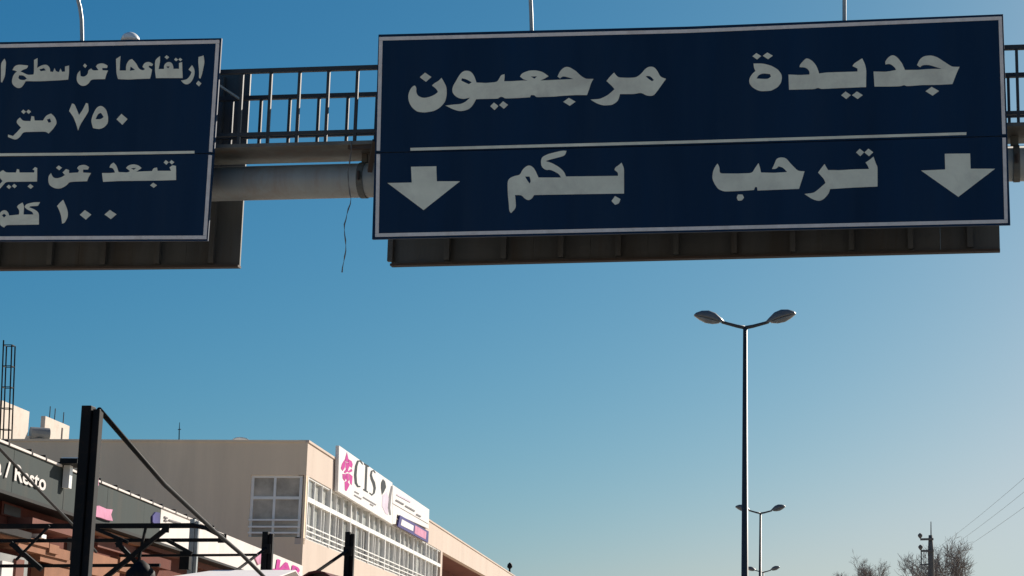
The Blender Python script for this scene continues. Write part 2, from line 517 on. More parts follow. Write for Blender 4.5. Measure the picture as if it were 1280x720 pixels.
jd = [(255, 315), (380, 318), (480, 300), (470, 275), (420, 235), (375, 245), (370, 215), (410, 165), (450, 148), (490, 170), (540, 230),
      (570, 300), (700, 298), (800, 290), (935, 287), (880, 270), (810, 248), (745, 250), (720, 272), (690, 250), (715, 195), (760, 160),
      (830, 153), (890, 170), (960, 215), (1040, 268), (1115, 268), (1085, 335), (1045, 440), (900, 448), (740, 450), (585, 462),
      (560, 448), (530, 462), (400, 465), (265, 465)]
bkm = [(75, 380), (90, 345), (140, 320), (200, 310), (225, 255), (265, 220), (300, 212), (340, 240), (365, 290), (385, 335), (610, 335),
       (590, 300), (545, 275), (500, 255), (460, 262), (415, 230), (408, 170), (420, 130), (480, 100), (560, 80), (625, 65), (665, 68),
       (650, 115), (580, 135), (500, 155), (455, 170), (520, 190), (590, 230), (640, 275), (660, 325), (900, 322), (1180, 318),
       (1180, 285), (1145, 260), (1150, 235), (1190, 210), (1215, 185), (1240, 240), (1240, 495), (900, 500), (600, 505), (340, 510),
       (320, 545), (285, 565), (245, 545), (215, 510), (150, 510), (160, 620), (150, 650), (110, 690), (92, 670), (88, 600), (78, 500)]
bkm_h = [(250, 325), (295, 325), (310, 375), (295, 395), (270, 360)]
hb = [(135, 235), (155, 270), (155, 320), (170, 335), (350, 335), (480, 330), (510, 280), (545, 230), (560, 275), (570, 325), (700, 328),
      (832, 320), (790, 275), (745, 262), (720, 290), (680, 288), (700, 250), (725, 185), (770, 172), (820, 180), (870, 240), (940, 310),
      (1005, 312), (985, 380), (950, 488), (700, 498), (535, 505), (530, 470), (510, 470), (500, 500), (350, 510), (200, 515), (140, 490),
      (100, 430), (82, 380), (90, 310), (115, 260)]
tr = [(205, 540), (300, 528), (370, 470), (415, 430), (400, 390), (340, 325), (370, 285), (405, 240), (440, 300), (560, 302), (720, 292),
      (850, 290), (840, 260), (815, 225), (860, 195), (895, 165), (920, 240), (935, 265), (935, 465), (700, 475), (460, 490), (450, 530),
      (400, 590), (350, 612), (280, 590)]
main_glyphs = [
    ('lettering', A, 8, [noon, dia(256, 252, 58, 46), {'o': marj, 'h': marj_h}, dia(943, 542, 41, 38), dia(1036, 530, 44, 38), dia(1694, 498, 62, 40)]),
    ('lettering', (700, 65), 8, [{'o': mr, 'h': [[(855, 240), (900, 238), (940, 280), (920, 292), (880, 265)]]}]),
    ('lettering', D, 8, [{'o': teh, 'h': [teh_h]}, dia(208, 162, 44, 32), dia(318, 158, 50, 34), yd, dia(1100, 552, 48, 38), dia(1214, 552, 54, 38),
                         sh(jd, 1120), dia(1963, 512, 68, 44)]),
    ('lettering', (625, 180), 8, [{'o': bkm, 'h': [bkm_h]}, [(1115, 570), (1150, 520), (1205, 550), (1190, 595), (1150, 608)]]),
    ('lettering', (880, 175), 8, [hb, [(325, 575), (340, 545), (385, 545), (400, 575), (380, 605), (340, 605)], sh(tr, 800), dia(1561, 124, 40, 38), dia(1648, 124, 44, 38)]),
    ('arrow', (460, 160), 3.2, [[(172, 155), (273, 153), (275, 213), (368, 213), (222, 328), (78, 220), (175, 218)]]),
    ('arrow', (860, 160), 3.048, [[(978, 98), (1075, 97), (1077, 155), (1170, 155), (1030, 262), (888, 162), (980, 158)]]),
    ('divider_line', None, 1, [[(513, 184.8), (860, 175.6), (1208, 165.2), (1208, 168.6), (860, 179.2), (513, 188.4)]]),
]
ms = thing('road_sign', G.p(G.hit(863, 290)[0], 0, G.hit(863, 290)[1]),
           'wide navy road sign with pale Arabic lettering and two down arrows', 'road sign', 'navy signs facing the camera on the gantry')
TH = 4.4
sign_face(ms, G,
          [(473, 43), (860, 33), (1254, 17.5), (1259.2, 169.5), (860, 181), (468.6, 190.6)],
          [(468.5, 191.6), (860, 182), (1259.3, 170.5), (1263, 281), (860, 290.2), (465, 299)],
          [strip((473.8, 48.5), (860, 38.8), TH), strip((860.1, 38.8), (1252.4, 22.5), TH),
           strip((468.9, 294), (860, 285.6), TH), strip((860.1, 285.6), (1259.8, 276.5), TH)],
          [strip((476, 50.9), (472.9, 188.4), TH), strip((472.8, 192.6), (471.2, 291.6), TH),
           strip((1250.3, 25), (1255, 167.5), TH), strip((1255.1, 172), (1257.6, 274.1), TH)],
          main_glyphs)

GLU = Vector((19, -1, 0)).normalized()
GL = Frame(G.p(G.hit(267, 200)[0], 0, 0), GLU, Vector((GLU.y, -GLU.x, 0)))
I, J, K, L, MM, N = (0, 55), (120, 40), (10, 110), (0, 180), (110, 180), (0, 220)
left_glyphs = [
    ('lettering', J, 8, [
        [(1025, 250), (1075, 235), (1085, 300), (1065, 400), (1045, 465), (1030, 460), (1030, 380), (1022, 300)], dia(1027, 515, 27, 29),
        [(850, 485), (910, 475), (945, 430), (955, 400), (925, 375), (960, 330), (985, 370), (985, 430), (960, 490), (920, 525), (880, 520)],
        {'o': [(590, 280), (640, 240), (640, 300), (625, 370), (680, 370), (680, 330), (710, 300), (750, 300), (770, 330), (775, 368), (830, 368),
               (830, 310), (860, 300), (866, 460), (600, 460), (590, 400)], 'h': [[(702, 343), (738, 343), (720, 364)]]},
        dia(708, 252, 24, 20), dia(800, 275, 20, 17), dia(843, 275, 20, 17),
        {'o': [(200, 270), (245, 240), (240, 300), (235, 385), (300, 385), (300, 330), (330, 280), (360, 270), (400, 310), (430, 370), (470, 385),
               (490, 370), (465, 350), (480, 310), (530, 295), (570, 320), (560, 340), (530, 335), (525, 350), (560, 375), (550, 430),
               (540, 465), (400, 470), (330, 475), (220, 470), (205, 420)], 'h': [[(345, 345), (390, 378), (338, 388)]]}]),
    ('lettering', I, 8, [
        [(770, 300), (800, 265), (805, 320), (840, 330), (880, 300), (880, 265), (910, 245), (930, 265), (985, 262), (960, 225), (975, 200),
         (1030, 190), (1075, 215), (1070, 240), (1020, 240), (1025, 262), (1080, 265), (1060, 310), (1050, 350), (960, 352), (910, 355),
         (890, 390), (850, 420), (800, 415), (765, 370)], dia(850, 217, 20, 22)]),
    ('lettering', I, 8, [
        {'o': [(125, 260), (145, 220), (190, 205), (280, 215), (270, 245), (230, 255), (205, 275), (240, 290), (280, 310), (335, 305), (340, 280),
               (340, 160), (375, 140), (375, 200), (370, 240), (420, 210), (470, 205), (500, 240), (500, 275), (530, 280), (545, 240), (560, 275),
               (590, 280), (605, 245), (620, 278), (650, 275), (650, 225), (690, 215), (690, 290), (680, 355), (600, 362), (400, 372), (320, 372),
               (290, 370), (255, 372), (240, 400), (210, 440), (165, 440), (120, 400), (120, 350), (140, 300), (170, 275), (150, 265)],
         'h': [[(190, 312), (235, 312), (268, 345), (245, 362), (200, 358), (182, 340)], [(395, 252), (440, 240), (458, 264), (405, 272)]]},
        [(10, 190), (45, 145), (60, 180), (50, 320), (20, 385), (8, 380)]]),
    ('lettering', K, 8, [
        {'o': [(0, 465), (50, 480), (100, 430), (130, 395), (85, 350), (90, 320), (120, 295), (150, 330), (225, 330), (235, 280), (260, 285),
               (265, 325), (350, 325), (380, 275), (430, 255), (470, 290), (490, 350), (450, 410), (405, 455), (375, 435), (150, 440),
               (120, 490), (75, 520), (0, 490)], 'h': [[(388, 315), (420, 303), (432, 342), (405, 347)]]},
        dia(155, 237, 24, 22), dia(206, 237, 24, 22)]),
    ('lettering', K, 8, [
        [(610, 230), (640, 155), (665, 160), (690, 220), (710, 270), (745, 220), (780, 150), (800, 155), (808, 230), (770, 290), (720, 370),
         (700, 425), (685, 370), (655, 290)],
        {'o': [(830, 330), (850, 260), (890, 190), (935, 175), (980, 210), (1000, 280), (1000, 350), (960, 395), (910, 412), (850, 400)],
         'h': [[(875, 312), (900, 255), (930, 248), (957, 290), (930, 312)]]},
        dia(1140, 313, 55, 55)]),
    ('lettering', MM, 8, [
        {'o': [(140, 290), (230, 290), (270, 285), (250, 240), (215, 235), (225, 205), (255, 185), (285, 215), (305, 280), (400, 285), (420, 270),
               (380, 240), (400, 215), (455, 200), (510, 215), (535, 240), (500, 265), (480, 277), (640, 270), (655, 240), (690, 235), (695, 268),
               (830, 268), (815, 235), (845, 210), (880, 220), (880, 360), (700, 365), (500, 368), (300, 370), (150, 378)],
         'h': [[(428, 242), (482, 238), (458, 258)]]},
        dia(781, 184, 25, 24), dia(837, 182, 25, 22), dia(655, 413, 34, 26)]),
    ('lettering', L, 8, [
        [(485, 320), (510, 290), (525, 330), (560, 345), (610, 335), (650, 310), (625, 285), (660, 250), (690, 260), (690, 290), (780, 285),
         (790, 265), (770, 240), (790, 215), (850, 205), (890, 230), (880, 255), (830, 255), (830, 285), (910, 290), (885, 330), (870, 372),
         (760, 375), (690, 380), (670, 410), (610, 445), (550, 445), (495, 415), (482, 370)], dia(590, 238, 30, 24)]),
    ('lettering', L, 8, [
        [(-40, 440), (0, 400), (25, 370), (-10, 330), (-5, 280), (30, 260), (60, 285), (160, 285), (170, 250), (190, 255), (195, 285), (340, 285),
         (345, 265), (325, 255), (350, 230), (372, 240), (370, 375), (60, 378), (40, 400), (0, 445), (-30, 470)],
        dia(89, 428, 24, 22), dia(144, 420, 24, 22), dia(305, 424, 30, 24)]),
    ('lettering', N, 8, [
        {'o': [(-10, 380), (20, 345), (60, 340), (85, 370), (90, 395), (190, 385), (195, 345), (170, 310), (180, 290), (225, 265), (240, 300),
               (235, 385), (335, 385), (320, 355), (270, 335), (245, 310), (260, 280), (340, 262), (400, 262), (380, 298), (300, 302),
               (292, 312), (350, 335), (390, 370), (388, 485), (60, 490), (40, 515), (20, 505), (0, 490), (-10, 440)],
         'h': [[(18, 392), (40, 375), (62, 395), (40, 416)]]}]),
    ('lettering', N, 8, [
        [(570, 300), (610, 255), (632, 238), (655, 290), (678, 350), (678, 410), (645, 470), (620, 475), (612, 400), (592, 340)],
        dia(855, 388, 58, 48), dia(1105, 385, 60, 46)]),
    ('divider_line', None, 1, [[(-215, 193.5), (100, 190.8), (243, 188.5), (243, 191.8), (100, 194.2), (-215, 197)]]),
]
ls = thing('road_sign', GL.p(GL.hit(130, 299)[0], 0, GL.hit(130, 299)[1]),
           'navy road sign cut by the frame with Arabic numerals for height and distance', 'road sign', 'navy signs facing the camera on the gantry')
sign_face(ls, GL,
          [(-235, 58), (0, 52.5), (277, 47.5), (267.6, 191.2), (0, 195), (-235, 199)],
          [(-235, 200), (0, 196), (267.5, 192.2), (259.5, 301), (0, 301.8), (-235, 303)],
          [strip((-229, 62.5), (0, 57.5), TH), strip((0.1, 57.5), (274.2, 52), TH), strip((-229, 298.6), (0, 297.6), TH), strip((0.1, 297.6), (258.2, 296.6), TH)],
          [strip((-227, 65), (-227, 296), TH), strip((271.9, 54.5), (263.2, 189.8), TH), strip((262.8, 193.8), (256.2, 294.2), TH)],
          left_glyphs)

# rear signs, back to back with the front ones, seen from behind
def rear_sign(pxl, pxr, top, bot, label, step):
    n = -1.15
    ul, zl = G.hit(pxl, bot[0], n); ur, zr = G.hit(pxr, bot[1], n)
    _, ztl = G.hit(pxl, top[0], n); _, ztr = G.hit(pxr, top[1], n)
    t = thing('rear_road_sign', G.p((ul + ur) / 2, n, min(zl, zr)), label, 'road sign', 'signs on the far side of the gantry')
    k = max(1, round((ur - ul) / step))
    for i in range(k):
        a = i / k; b = (i + 1) / k
        ua = ul + (ur - ul) * a; ub = ul + (ur - ul) * b
        dz = random.uniform(-0.004, 0.004)
        za, zb_ = zl + (zr - zl) * a + dz, zl + (zr - zl) * b + dz
        ta, tb = ztl + (ztr - ztl) * a, ztl + (ztr - ztl) * b
        g = 0.0002
        q = MB().prism(G, [(ua + g, za), (ub - g, zb_), (ub - g, tb), (ua + g, ta)], n - 0.03, n + random.uniform(-0.004, 0.004))
        q.build('panel', M['sign_back'], t)
        if i % 2 == 0:
            MB().fbox(G, ua - 0.03, ua + 0.03, n + 0.012, n + 0.07, zl + 0.02 + (zr - zl) * a, ta - 0.05).build('stiffener', M['sign_back'], t)
    MB().prism(G, [(ul, zl - 0.03), (ur, zr - 0.03), (ur, zr - 0.004), (ul, zl - 0.004)], n - 0.05, n + 0.05).build('bottom_edge', M['rust'], t)
    return t


rear_sign(489, 1250, (96, 72), (330, 311.5), 'dark back of a long sign hanging behind the wide arrow sign', 0.33)
rear_sign(-200, 299.5, (100, 92), (337, 331.5), 'dark back of a sign hanging behind the sign with numerals', 0.33)

# swan-neck lamps over the signs; their heads hang out of the picture
def sign_lamp(F, px, pts, label):
    base = at(pts[0][0], pts[0][1], 0.0 + (F.p(F.hit(*pts[0], n=-0.12)[0], -0.12, 0)).y)
    t = thing('sign_lamp', base - UP * 0.9, label, 'lamp', 'lamps over the gantry signs')
    P = [base - UP * 0.9]
    for q in pts:
        u, z = F.hit(q[0], q[1], -0.12); P.append(F.p(u, -0.12, z))
    top = P[-1]
    for k in range(1, 8):
        a = k / 7 * math.pi * 0.6
        P.append(top + F.n * (0.5 * (1 - math.cos(a))) + UP * (0.5 * math.sin(a)))
    e = P[-1]
    MB().tube(P, 0.022, 10).build('swan_neck', M['galv'], t, smooth=True)
    d = (P[-1] - P[-2]).normalized()
    rings = []
    sx = F.u; up = sx.cross(d).normalized()
    for s, wd, ht in ((0, .03, .03), (.06, .07, .05), (.2, .10, .07), (.35, .09, .06), (.42, .03, .02)):
        rings.append([e + d * s + sx * (wd * math.cos(a)) + up * (ht * math.sin(a)) for a in [2 * math.pi * i / 12 for i in range(12)]])
    MB().loft(rings).build('lamp_head', M['lamp_head'], t, smooth=True)


sign_lamp(GL, 102, [(102.5, 49), (102, 25), (100, 10), (97, -2)], 'curved grey lamp arm rising above the sign with numerals')
sign_lamp(G, 664, [(664.5, 37), (664, 18), (663, -4)], 'thin grey lamp arm above the left part of the arrow sign')
sign_lamp(G, 1055, [(1055.5, 26), (1055.5, 10), (1055.5, -6)], 'thin grey lamp arm above the right part of the arrow sign')

# little white dome behind the top edge of the left sign
c = GL.p(GL.hit(163, 50, -0.3)[0], -0.3, GL.hit(163, 51, -0.3)[1])
rings = []
for k in range(7):
    a = k / 6 * math.pi / 2 * 0.97
    rr = 0.105 * math.cos(a)
    rings.append([c + Vector((rr * math.cos(b), rr * math.sin(b), 0.10 * math.sin(a))) for b in [2 * math.pi * i / 20 for i in range(20)]])
dm = thing('dome_light', c - UP * 1.0, 'small white dome peeking over the top edge of the left sign', 'light')
MB().loft(rings).build('dome', M['white_enamel'], dm, smooth=True)
MB().tube([c - UP * 1.0, c - UP * 0.005], 0.02, 8).build('stem', M['galv'], dm)

# frayed wire hanging from the catwalk
pts = []
for i in range(26):
    f = i / 25
    y = 176 + f * 164
    x = 438 - 4 * f - 6 * f * f * (f > 0.5) + 1.6 * math.sin(f * 17) + random.uniform(-0.5, 0.5)
    u, z = G.hit(x, y, -0.15); pts.append(G.p(u, -0.15 + 0.02 * math.sin(f * 11), z))
wr = MB().tube(pts, [0.0055 + 0.003 * math.sin(i * 2.1) for i in range(26)], 6).build('hanging_wire', M['wire'], None)
tag(wr, 'thin frayed wire dangling from the gantry catwalk between the signs', 'wire')

# ------------------------------------------------------------------ street lamps on the median
def make_lamp(base, ztop, label):
    t = thing('street_lamp', base, label, 'street lamp', 'double headed lamps along the median')
    b = Vector(base)
    top = Vector((b.x, b.y, ztop))
    MB().tube([b + UP * 0.0, b + UP * 0.02, b + UP * 1.2, b + UP * 1.25, top], [0.13, 0.13, 0.115, 0.09, 0.048], 16).build('pole', M['lamp_pole'], t, smooth=True)
    MB().box(b.x - .22, b.x + .22, b.y - .22, b.y + .22, b.z, b.z + 0.03).build('base_plate', M['lamp_pole'], t)
    for s in (-1, 1):
        a0 = top - UP * 0.03
        P = [a0, a0 + Vector((s * 0.18, 0, 0.035)), a0 + Vector((s * 0.40, 0, 0.095)), a0 + Vector((s * 0.52, 0, 0.13))]
        MB().tube(P, [0.042, 0.038, 0.035, 0.035], 10).build('arm', M['lamp_pole'], t, smooth=True)
        d = Vector((s * 0.94, 0, 0.30 if s > 0 else 0.24)).normalized()
        up = Vector((0, 1, 0)).cross(d) * (1 if s > 0 else -1)
        if up.z < 0: up = -up
        e = a0 + Vector((s * 0.47, 0, 0.115))
        top_r, glass_r = [], []
        for q, wd, ht, lo in ((0, .045, .04, -.03), (.10, .08, .10, -.035), (.24, .135, .175, -.035), (.40, .15, .19, -.03), (.55, .125, .145, -.025), (.66, .065, .07, -.015), (.695, .015, .015, -.005)):
            row = []
            for i in range(17):
                an = math.pi * i / 16
                row.append(e + d * q + Vector((0, 1, 0)) * (wd * math.cos(an)) + up * (ht * math.sin(an) + lo * 0.2))
            for i in range(1, 8):
                an = math.pi + math.pi * i / 8
                row.append(e + d * q + Vector((0, 1, 0)) * (wd * math.cos(an)) + up * (lo * 0.2))
            top_r.append(row)
            if 0.08 < q:
                dp = 0.10 * math.sin(math.pi * min(1, (q - 0.04) / 0.66)) + 0.002
                glass_r.append([e + d * q + Vector((0, 1, 0)) * (wd * 0.86 * math.cos(2 * math.pi * i / 16)) + up * (-0.012 + dp * min(0, math.sin(2 * math.pi * i / 16))) for i in range(16)])
        hd = MB().loft(top_r).build('lamp_head', M['lamp_head'], t, smooth=True)
        MB().loft(glass_r).build('lens', M['lamp_glass'], hd, smooth=True)
    return t


p1 = at(931.5, 408, 42.0)
l1 = make_lamp((p1.x, 42.0, 0.15), p1.z, 'tall double headed street lamp, nearest and largest of the three')
for (px, Y, lab) in ((949, 87.0, 'double headed street lamp just right of the tallest one, second in size'),
                     (955.5, 130.0, 'tiny farthest double headed street lamp with only its heads above the frame edge')):
    c2 = copy_tree(l1)
    q = at(px, 641 if Y < 100 else 716, Y)
    c2.location = (q.x, Y, 0.15)
    c2['label'] = lab
    c2.rotation_euler = (0, R(0.35 if Y < 100 else -0.5), R(2.0 if Y < 100 else -3.0))

# ------------------------------------------------------------------ the tan commercial building
FD = vpdir(868)
FN = Vector((FD.y, -FD.x, 0)).normalized()        # towards the road
c0 = at(385, 553, 80.0)
F = Frame(c0, FD, FN)
E = Frame(c0, FN, -FD)                            # end wall; u < 0 runs left, n faces the camera
ZT = c0.z
cb = thing('commercial_building', (c0.x - 8, c0.y + 20, 0), 'tan flat roofed commercial building with long glazed upper floor', 'building')
Lf = F.hit(640, 720)[0] + 6
_, zg = F.hit(387, 596); _, zs = F.hit(378, 672); _, ztr_ = F.hit(410, 636.5)
GU1 = F.hit(551, 690)[0]
# walls
WT = 0.35
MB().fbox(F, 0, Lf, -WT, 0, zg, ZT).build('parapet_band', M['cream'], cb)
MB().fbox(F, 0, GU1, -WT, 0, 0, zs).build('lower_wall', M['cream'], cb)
MB().fbox(F, GU1, GU1 + 0.9, -WT, 0, 0, zg - 0.002).build('pier', M['cream'], cb)
MB().fbox(F, -0.012, Lf + 0.03, -WT - 0.05, 0.05, ZT + 0.002, ZT + 0.10).build('coping', M['cream'], cb)
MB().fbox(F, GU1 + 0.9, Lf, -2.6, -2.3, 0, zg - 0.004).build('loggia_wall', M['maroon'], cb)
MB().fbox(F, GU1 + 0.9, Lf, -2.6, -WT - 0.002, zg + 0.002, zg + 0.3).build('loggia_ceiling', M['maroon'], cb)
MB().fbox(F, GU1 + 0.9, Lf, -2.3, -WT - 0.002, zs - 0.6, zs - 0.3).build('loggia_floor', M['cream'], cb)
MB().fbox(F, GU1 + 0.9, Lf, -0.3, -0.05, 0, zs - 0.32).build('loggia_front', M['cream'], cb)
# end wall with one window opening
ua, _ = E.hit(312, 630); ub, _ = E.hit(376.5, 630)
_, ez1 = E.hit(343, 594); _, ez0 = E.hit(343, 671)
UL = -24.0
ew = MB()
ew.fbox(E, UL, ua, -WT, -0.004, 0, ZT - 0.002)
ew.fbox(E, ua, -WT, -WT, -0.004, ez1, ZT - 0.002)
ew.fbox(E, ua, -WT, -WT, -0.004, 0, ez0)
ew.fbox(E, -WT, 0.0, 0.001, 0.016, zg, ZT - 0.002)
ew.fbox(E, -WT, 0.0, 0.001, 0.016, 0, zs - 0.252)
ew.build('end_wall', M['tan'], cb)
MB().fbox(E, ub + 0.06, 0.0, -0.30, 0.004, zs - 0.25, zg - 0.003).build('corner_post', M['tan'], cb)
MB().fbox(E, UL, -0.4, -Lf, -WT - 0.01, ZT - 0.6, ZT - 0.35).build('roof_slab', M['concrete'], cb)
MB().fbox(E, UL - 0.3, UL, -Lf, 0, 0, ZT).build('back_wall', M['tan'], cb)
MB().fbox(E, UL - 0.05, -0.1, -WT - 0.03, 0.035, ZT + 0.0, ZT + 0.09).build('coping', M['tan'], cb)
# interior floor behind the glass so nothing shows through
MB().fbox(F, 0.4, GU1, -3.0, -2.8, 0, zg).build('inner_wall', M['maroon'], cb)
# end window
wf = MB()
um = E.hit(342, 630)[0]; _, em = E.hit(343, 622)
for a, b in ((ua, ua + .12), (um - .05, um + .05), (ub - .12, ub - 0.002)):
    wf.fbox(E, a, b, -0.18, -0.08, ez0, ez1)
ew_ = wf.build('window', M['white_frame'], cb)
for a, b in ((ua + .12, um - .05), (um + .05, ub - .12)):
    MB().fbox(E, a, b, -0.17, -0.09, em - 0.06, em + 0.06).build('transom', M['white_frame'], ew_)
    MB().fbox(E, a, b, -0.17, -0.09, ez1 - .1, ez1).build('transom', M['white_frame'], ew_)
    for z0, z1 in ((ez0, em - .06), (em + .06, ez1 - .1)):
        MB().fbox(E, a, b, -0.15, -0.13, z0, z1).build('pane', M['pane_shade'], ew_)
for y in (650, 658.5, 666):
    _, z = E.hit(343, y)
    MB().fbox(E, ua, ub, 0.03, 0.07, z - 0.035, z + 0.035).build('guard_bar', M['white_frame'], ew_)
# long row of windows on the road side
bays = 25
bw = (GU1 - 0.35) / bays
rails = [F.hit(400, y)[1] for y in (664, 670.5, 677)]
for i in range(bays):
    u0 = 0.35 + i * bw; u1 = u0 + bw
    fr = MB()
    wide = 0.14 if i % 3 == 0 else 0.07
    fr.fbox(F, u0, u0 + wide, -0.25, -0.03 if i % 3 else 0.02, zs, zg)
    fr.fbox(F, u0 + wide, u1, -0.22, 0.01, ztr_ - 0.10, ztr_ + 0.10)
    fr.fbox(F, u0 + wide, u1, -0.22, -0.04, zg - 0.07, zg)
    fr.fbox(F, u0 + wide, u1, -0.22, -0.04, zs, zs + 0.07)
    if i % 2 == 0:
        fr.fbox(F, u0 + bw * .52, u0 + bw * .56, -0.2, -0.08, zs + 0.07, ztr_ - 0.1)
    wd = fr.build('window', M['white_frame'], cb)
    tilt = random.uniform(-0.02, 0.02)
    for z0, z1 in ((zs + .07, ztr_ - .10), (ztr_ + .10, zg - .07)):
        b = MB(); n0 = -0.16 + tilt
        b.hexa([F.p(u0 + wide, n0 - .02, z0), F.p(u1, n0 - .02 + tilt, z0), F.p(u1, n0 + tilt, z0), F.p(u0 + wide, n0, z0),
                F.p(u0 + wide, n0 - .02, z1), F.p(u1, n0 - .02 + tilt, z1), F.p(u1, n0 + tilt, z1), F.p(u0 + wide, n0, z1)])
        b.build('pane', M[random.choice(('pane', 'pane', 'pane', 'pane_curtain', 'pane_dark') if z0 < ztr_ else ('pane', 'pane', 'pane_curtain'))], wd)
    for z in rails:
        MB().fbox(F, u0 + wide + .02, u1 - .02, 0.0, 0.03, z - 0.025, z + 0.025).build('guard_bar', M['white_frame'], wd)


# boards on the parapet
def pf(pts, n):
    return [F.hit(x, y, n) for x, y in pts]


def z8(pts, org):
    return [(org[0] + x / 8, org[1] + y / 8) for x, y in pts]


def stroke(pts, wd):
    """outline of a thick polyline in (x, y)"""
    if not isinstance(wd, (list, tuple)):
        wd = [wd] * len(pts)
    Lp, Rp = [], []
    for i, p in enumerate(pts):
        a = pts[max(i - 1, 0)]; b = pts[min(i + 1, len(pts) - 1)]
        dx, dy = b[0] - a[0], b[1] - a[1]; l = math.hypot(dx, dy) or 1
        Lp.append((p[0] - dy / l * wd[i] / 2, p[1] + dx / l * wd[i] / 2))
        Rp.append((p[0] + dy / l * wd[i] / 2, p[1] - dx / l * wd[i] / 2))
    return Lp + Rp[::-1]


O7, O8 = (410, 545), (410, 610)
NB = 0.20
b1 = thing('billboard', F.p(F.hit(457, 620, NB)[0], 0.2, F.hit(457, 620, NB)[1] - 1), 'white billboard with pink emblem and the letters CIS on the roof edge', 'billboard')
MB().prism(F, pf([(424, 557), (490.5, 603.5), (490.5, 655.5), (422.5, 614)], NB), NB - 0.16, NB).build('face', M['board'], b1)
n = NB + 0.012


def pr(name, m, pts, org, parent, nn=n):
    MB().prism(F, pf(z8(pts, org), nn), nn - 0.010, nn).build(name, m, parent)


for pt in ([(190, 162), (205, 225), (203, 262), (180, 255), (172, 225)], [(208, 232), (238, 252), (248, 285), (240, 318), (214, 300), (206, 264)],
           [(170, 232), (176, 262), (172, 312), (148, 350), (130, 322), (142, 276)], [(180, 262), (203, 268), (214, 306), (200, 346), (178, 322)],
           [(158, 360), (182, 330), (206, 352), (236, 326), (246, 352), (214, 366), (196, 356), (172, 372)],
           [(146, 378), (172, 380), (182, 420), (168, 452), (148, 424)], [(178, 376), (208, 374), (214, 440), (196, 462), (184, 428)],
           [(214, 376), (246, 402), (243, 446), (238, 492), (222, 470), (218, 430)], [(168, 460), (188, 448), (206, 470), (218, 486), (206, 512), (184, 552), (170, 538)]):
    pr('emblem_petal', M['pink'], pt, O7, b1)
pr('letter', M['ink'], stroke([(350, 285), (325, 248), (300, 252), (283, 300), (274, 390), (280, 470), (300, 505), (325, 505)], [8, 16, 20, 24, 26, 24, 18, 12]), O7, b1)
pr('letter', M['ink'], [(362, 270), (412, 300), (411, 312), (396, 306), (386, 545), (401, 556), (400, 568), (352, 540), (353, 528), (366, 532), (376, 295), (362, 284)], O7, b1)
pr('letter', M['ink'], stroke([(475, 372), (458, 345), (438, 352), (430, 390), (440, 430), (458, 470), (468, 520), (460, 570), (440, 590), (415, 568)], [8, 14, 18, 20, 26, 28, 24, 18, 16, 8]), O7, b1)
pr('portrait', M['ink'], [(550, 430), (572, 455), (582, 512), (560, 560), (540, 590), (530, 520), (532, 465)], O7, b1)
pr('portrait', M['lilac'], [(545, 595), (590, 560), (612, 640), (600, 790), (575, 775), (540, 700)], O7, b1)
pr('portrait', M['ink_grey'], stroke([(640, 500), (622, 600), (610, 720), (625, 790)], [16, 24, 26, 14]), O7, b1)
for a, b in (((265, 555), (310, 580)), ((262, 590), (335, 632)), ((350, 612), (480, 690)), ((420, 680), (455, 700))):
    pr('small_print', M['ink_grey'], stroke([a, b], 13), O7, b1)
b2 = thing('billboard', F.p(F.hit(514, 640, NB)[0], 0.2, F.hit(514, 640, NB)[1] - 1), 'plain white billboard with small print, right of the board with the pink emblem', 'billboard')
MB().prism(F, pf([(491.5, 606), (537, 637), (536.5, 655), (491.5, 629)], NB), NB - 0.14, NB - 0.02).build('face', M['board'], b2)
MB().prism(F, pf([(491.5, 630), (536.5, 656), (536.5, 661), (497, 643), (495.5, 655), (491.5, 655)], NB), NB - 0.14, NB - 0.03).build('lower_strip', M['board'], b2)
for a, b in (((680, 120), (760, 165)), ((775, 178), (870, 232)), ((690, 65), (830, 140)), ((885, 262), (930, 287))):
    pr('small_print', M['ink_grey'] if a[0] != 690 else M['lilac'], stroke([a, b], 14), O8, b2)
b3 = thing('banner', F.p(F.hit(517, 662, NB)[0], 0.2, F.hit(517, 662, NB)[1] - 1), 'narrow navy and pink banner below the plain white billboard', 'banner')
MB().prism(F, pf(z8([(722, 272), (1008, 435), (1002, 548), (700, 382)], O8), NB + 0.06), NB - 0.02, NB + 0.06).build('face', M['navy'], b3)
pr('print', M['board'], [(740, 312), (858, 378), (852, 432), (728, 370)], O8, b3, NB + 0.072)
pr('print', M['pale_pink'], [(872, 372), (985, 440), (978, 515), (866, 452)], O8, b3, NB + 0.072)

# small things on the roof edge
rd = thing('roof_antenna', at(224, 553, 86), 'thin dark antenna rod standing on the tan roof', 'antenna')
q = at(224, 556, 86)
MB().tube([q - UP * 0.3, at(224, 540, 86), at(224.5, 528, 86)], [0.03, 0.025, 0.012], 6).build('rod', M['black_steel'], rd)
MB().bar(at(222.4, 537, 86), at(226.4, 536.5, 86), 0.03).build('cross_piece', M['black_steel'], rd)
q = at(301, 556, 84)
ds = thing('satellite_dish', q - UP * 0.3, 'small pale satellite dish lying above the tan roof edge', 'satellite dish')
rings = []
for k in range(5):
    rr = 0.08 + 0.075 * k
    rings.append([q + UP * (0.02 + 0.04 * k) + Vector((rr * math.cos(b), 0.6 * rr * math.sin(b), 0.35 * rr * math.sin(b) * -1)) for b in [2 * math.pi * i / 18 for i in range(18)]])
MB().loft(rings).build('reflector', M['white_enamel'], ds, smooth=True)
MB().tube([q - UP * 0.3, q + UP * 0.03], 0.04, 8).build('mount', M['galv'], ds)
uq, _ = F.hit(637, 716, -0.2)
q = F.p(uq, -0.2, ZT + 0.09)
fl = thing('roof_lantern', q, 'tiny dark lantern post at the far end of the parapet', 'lantern')
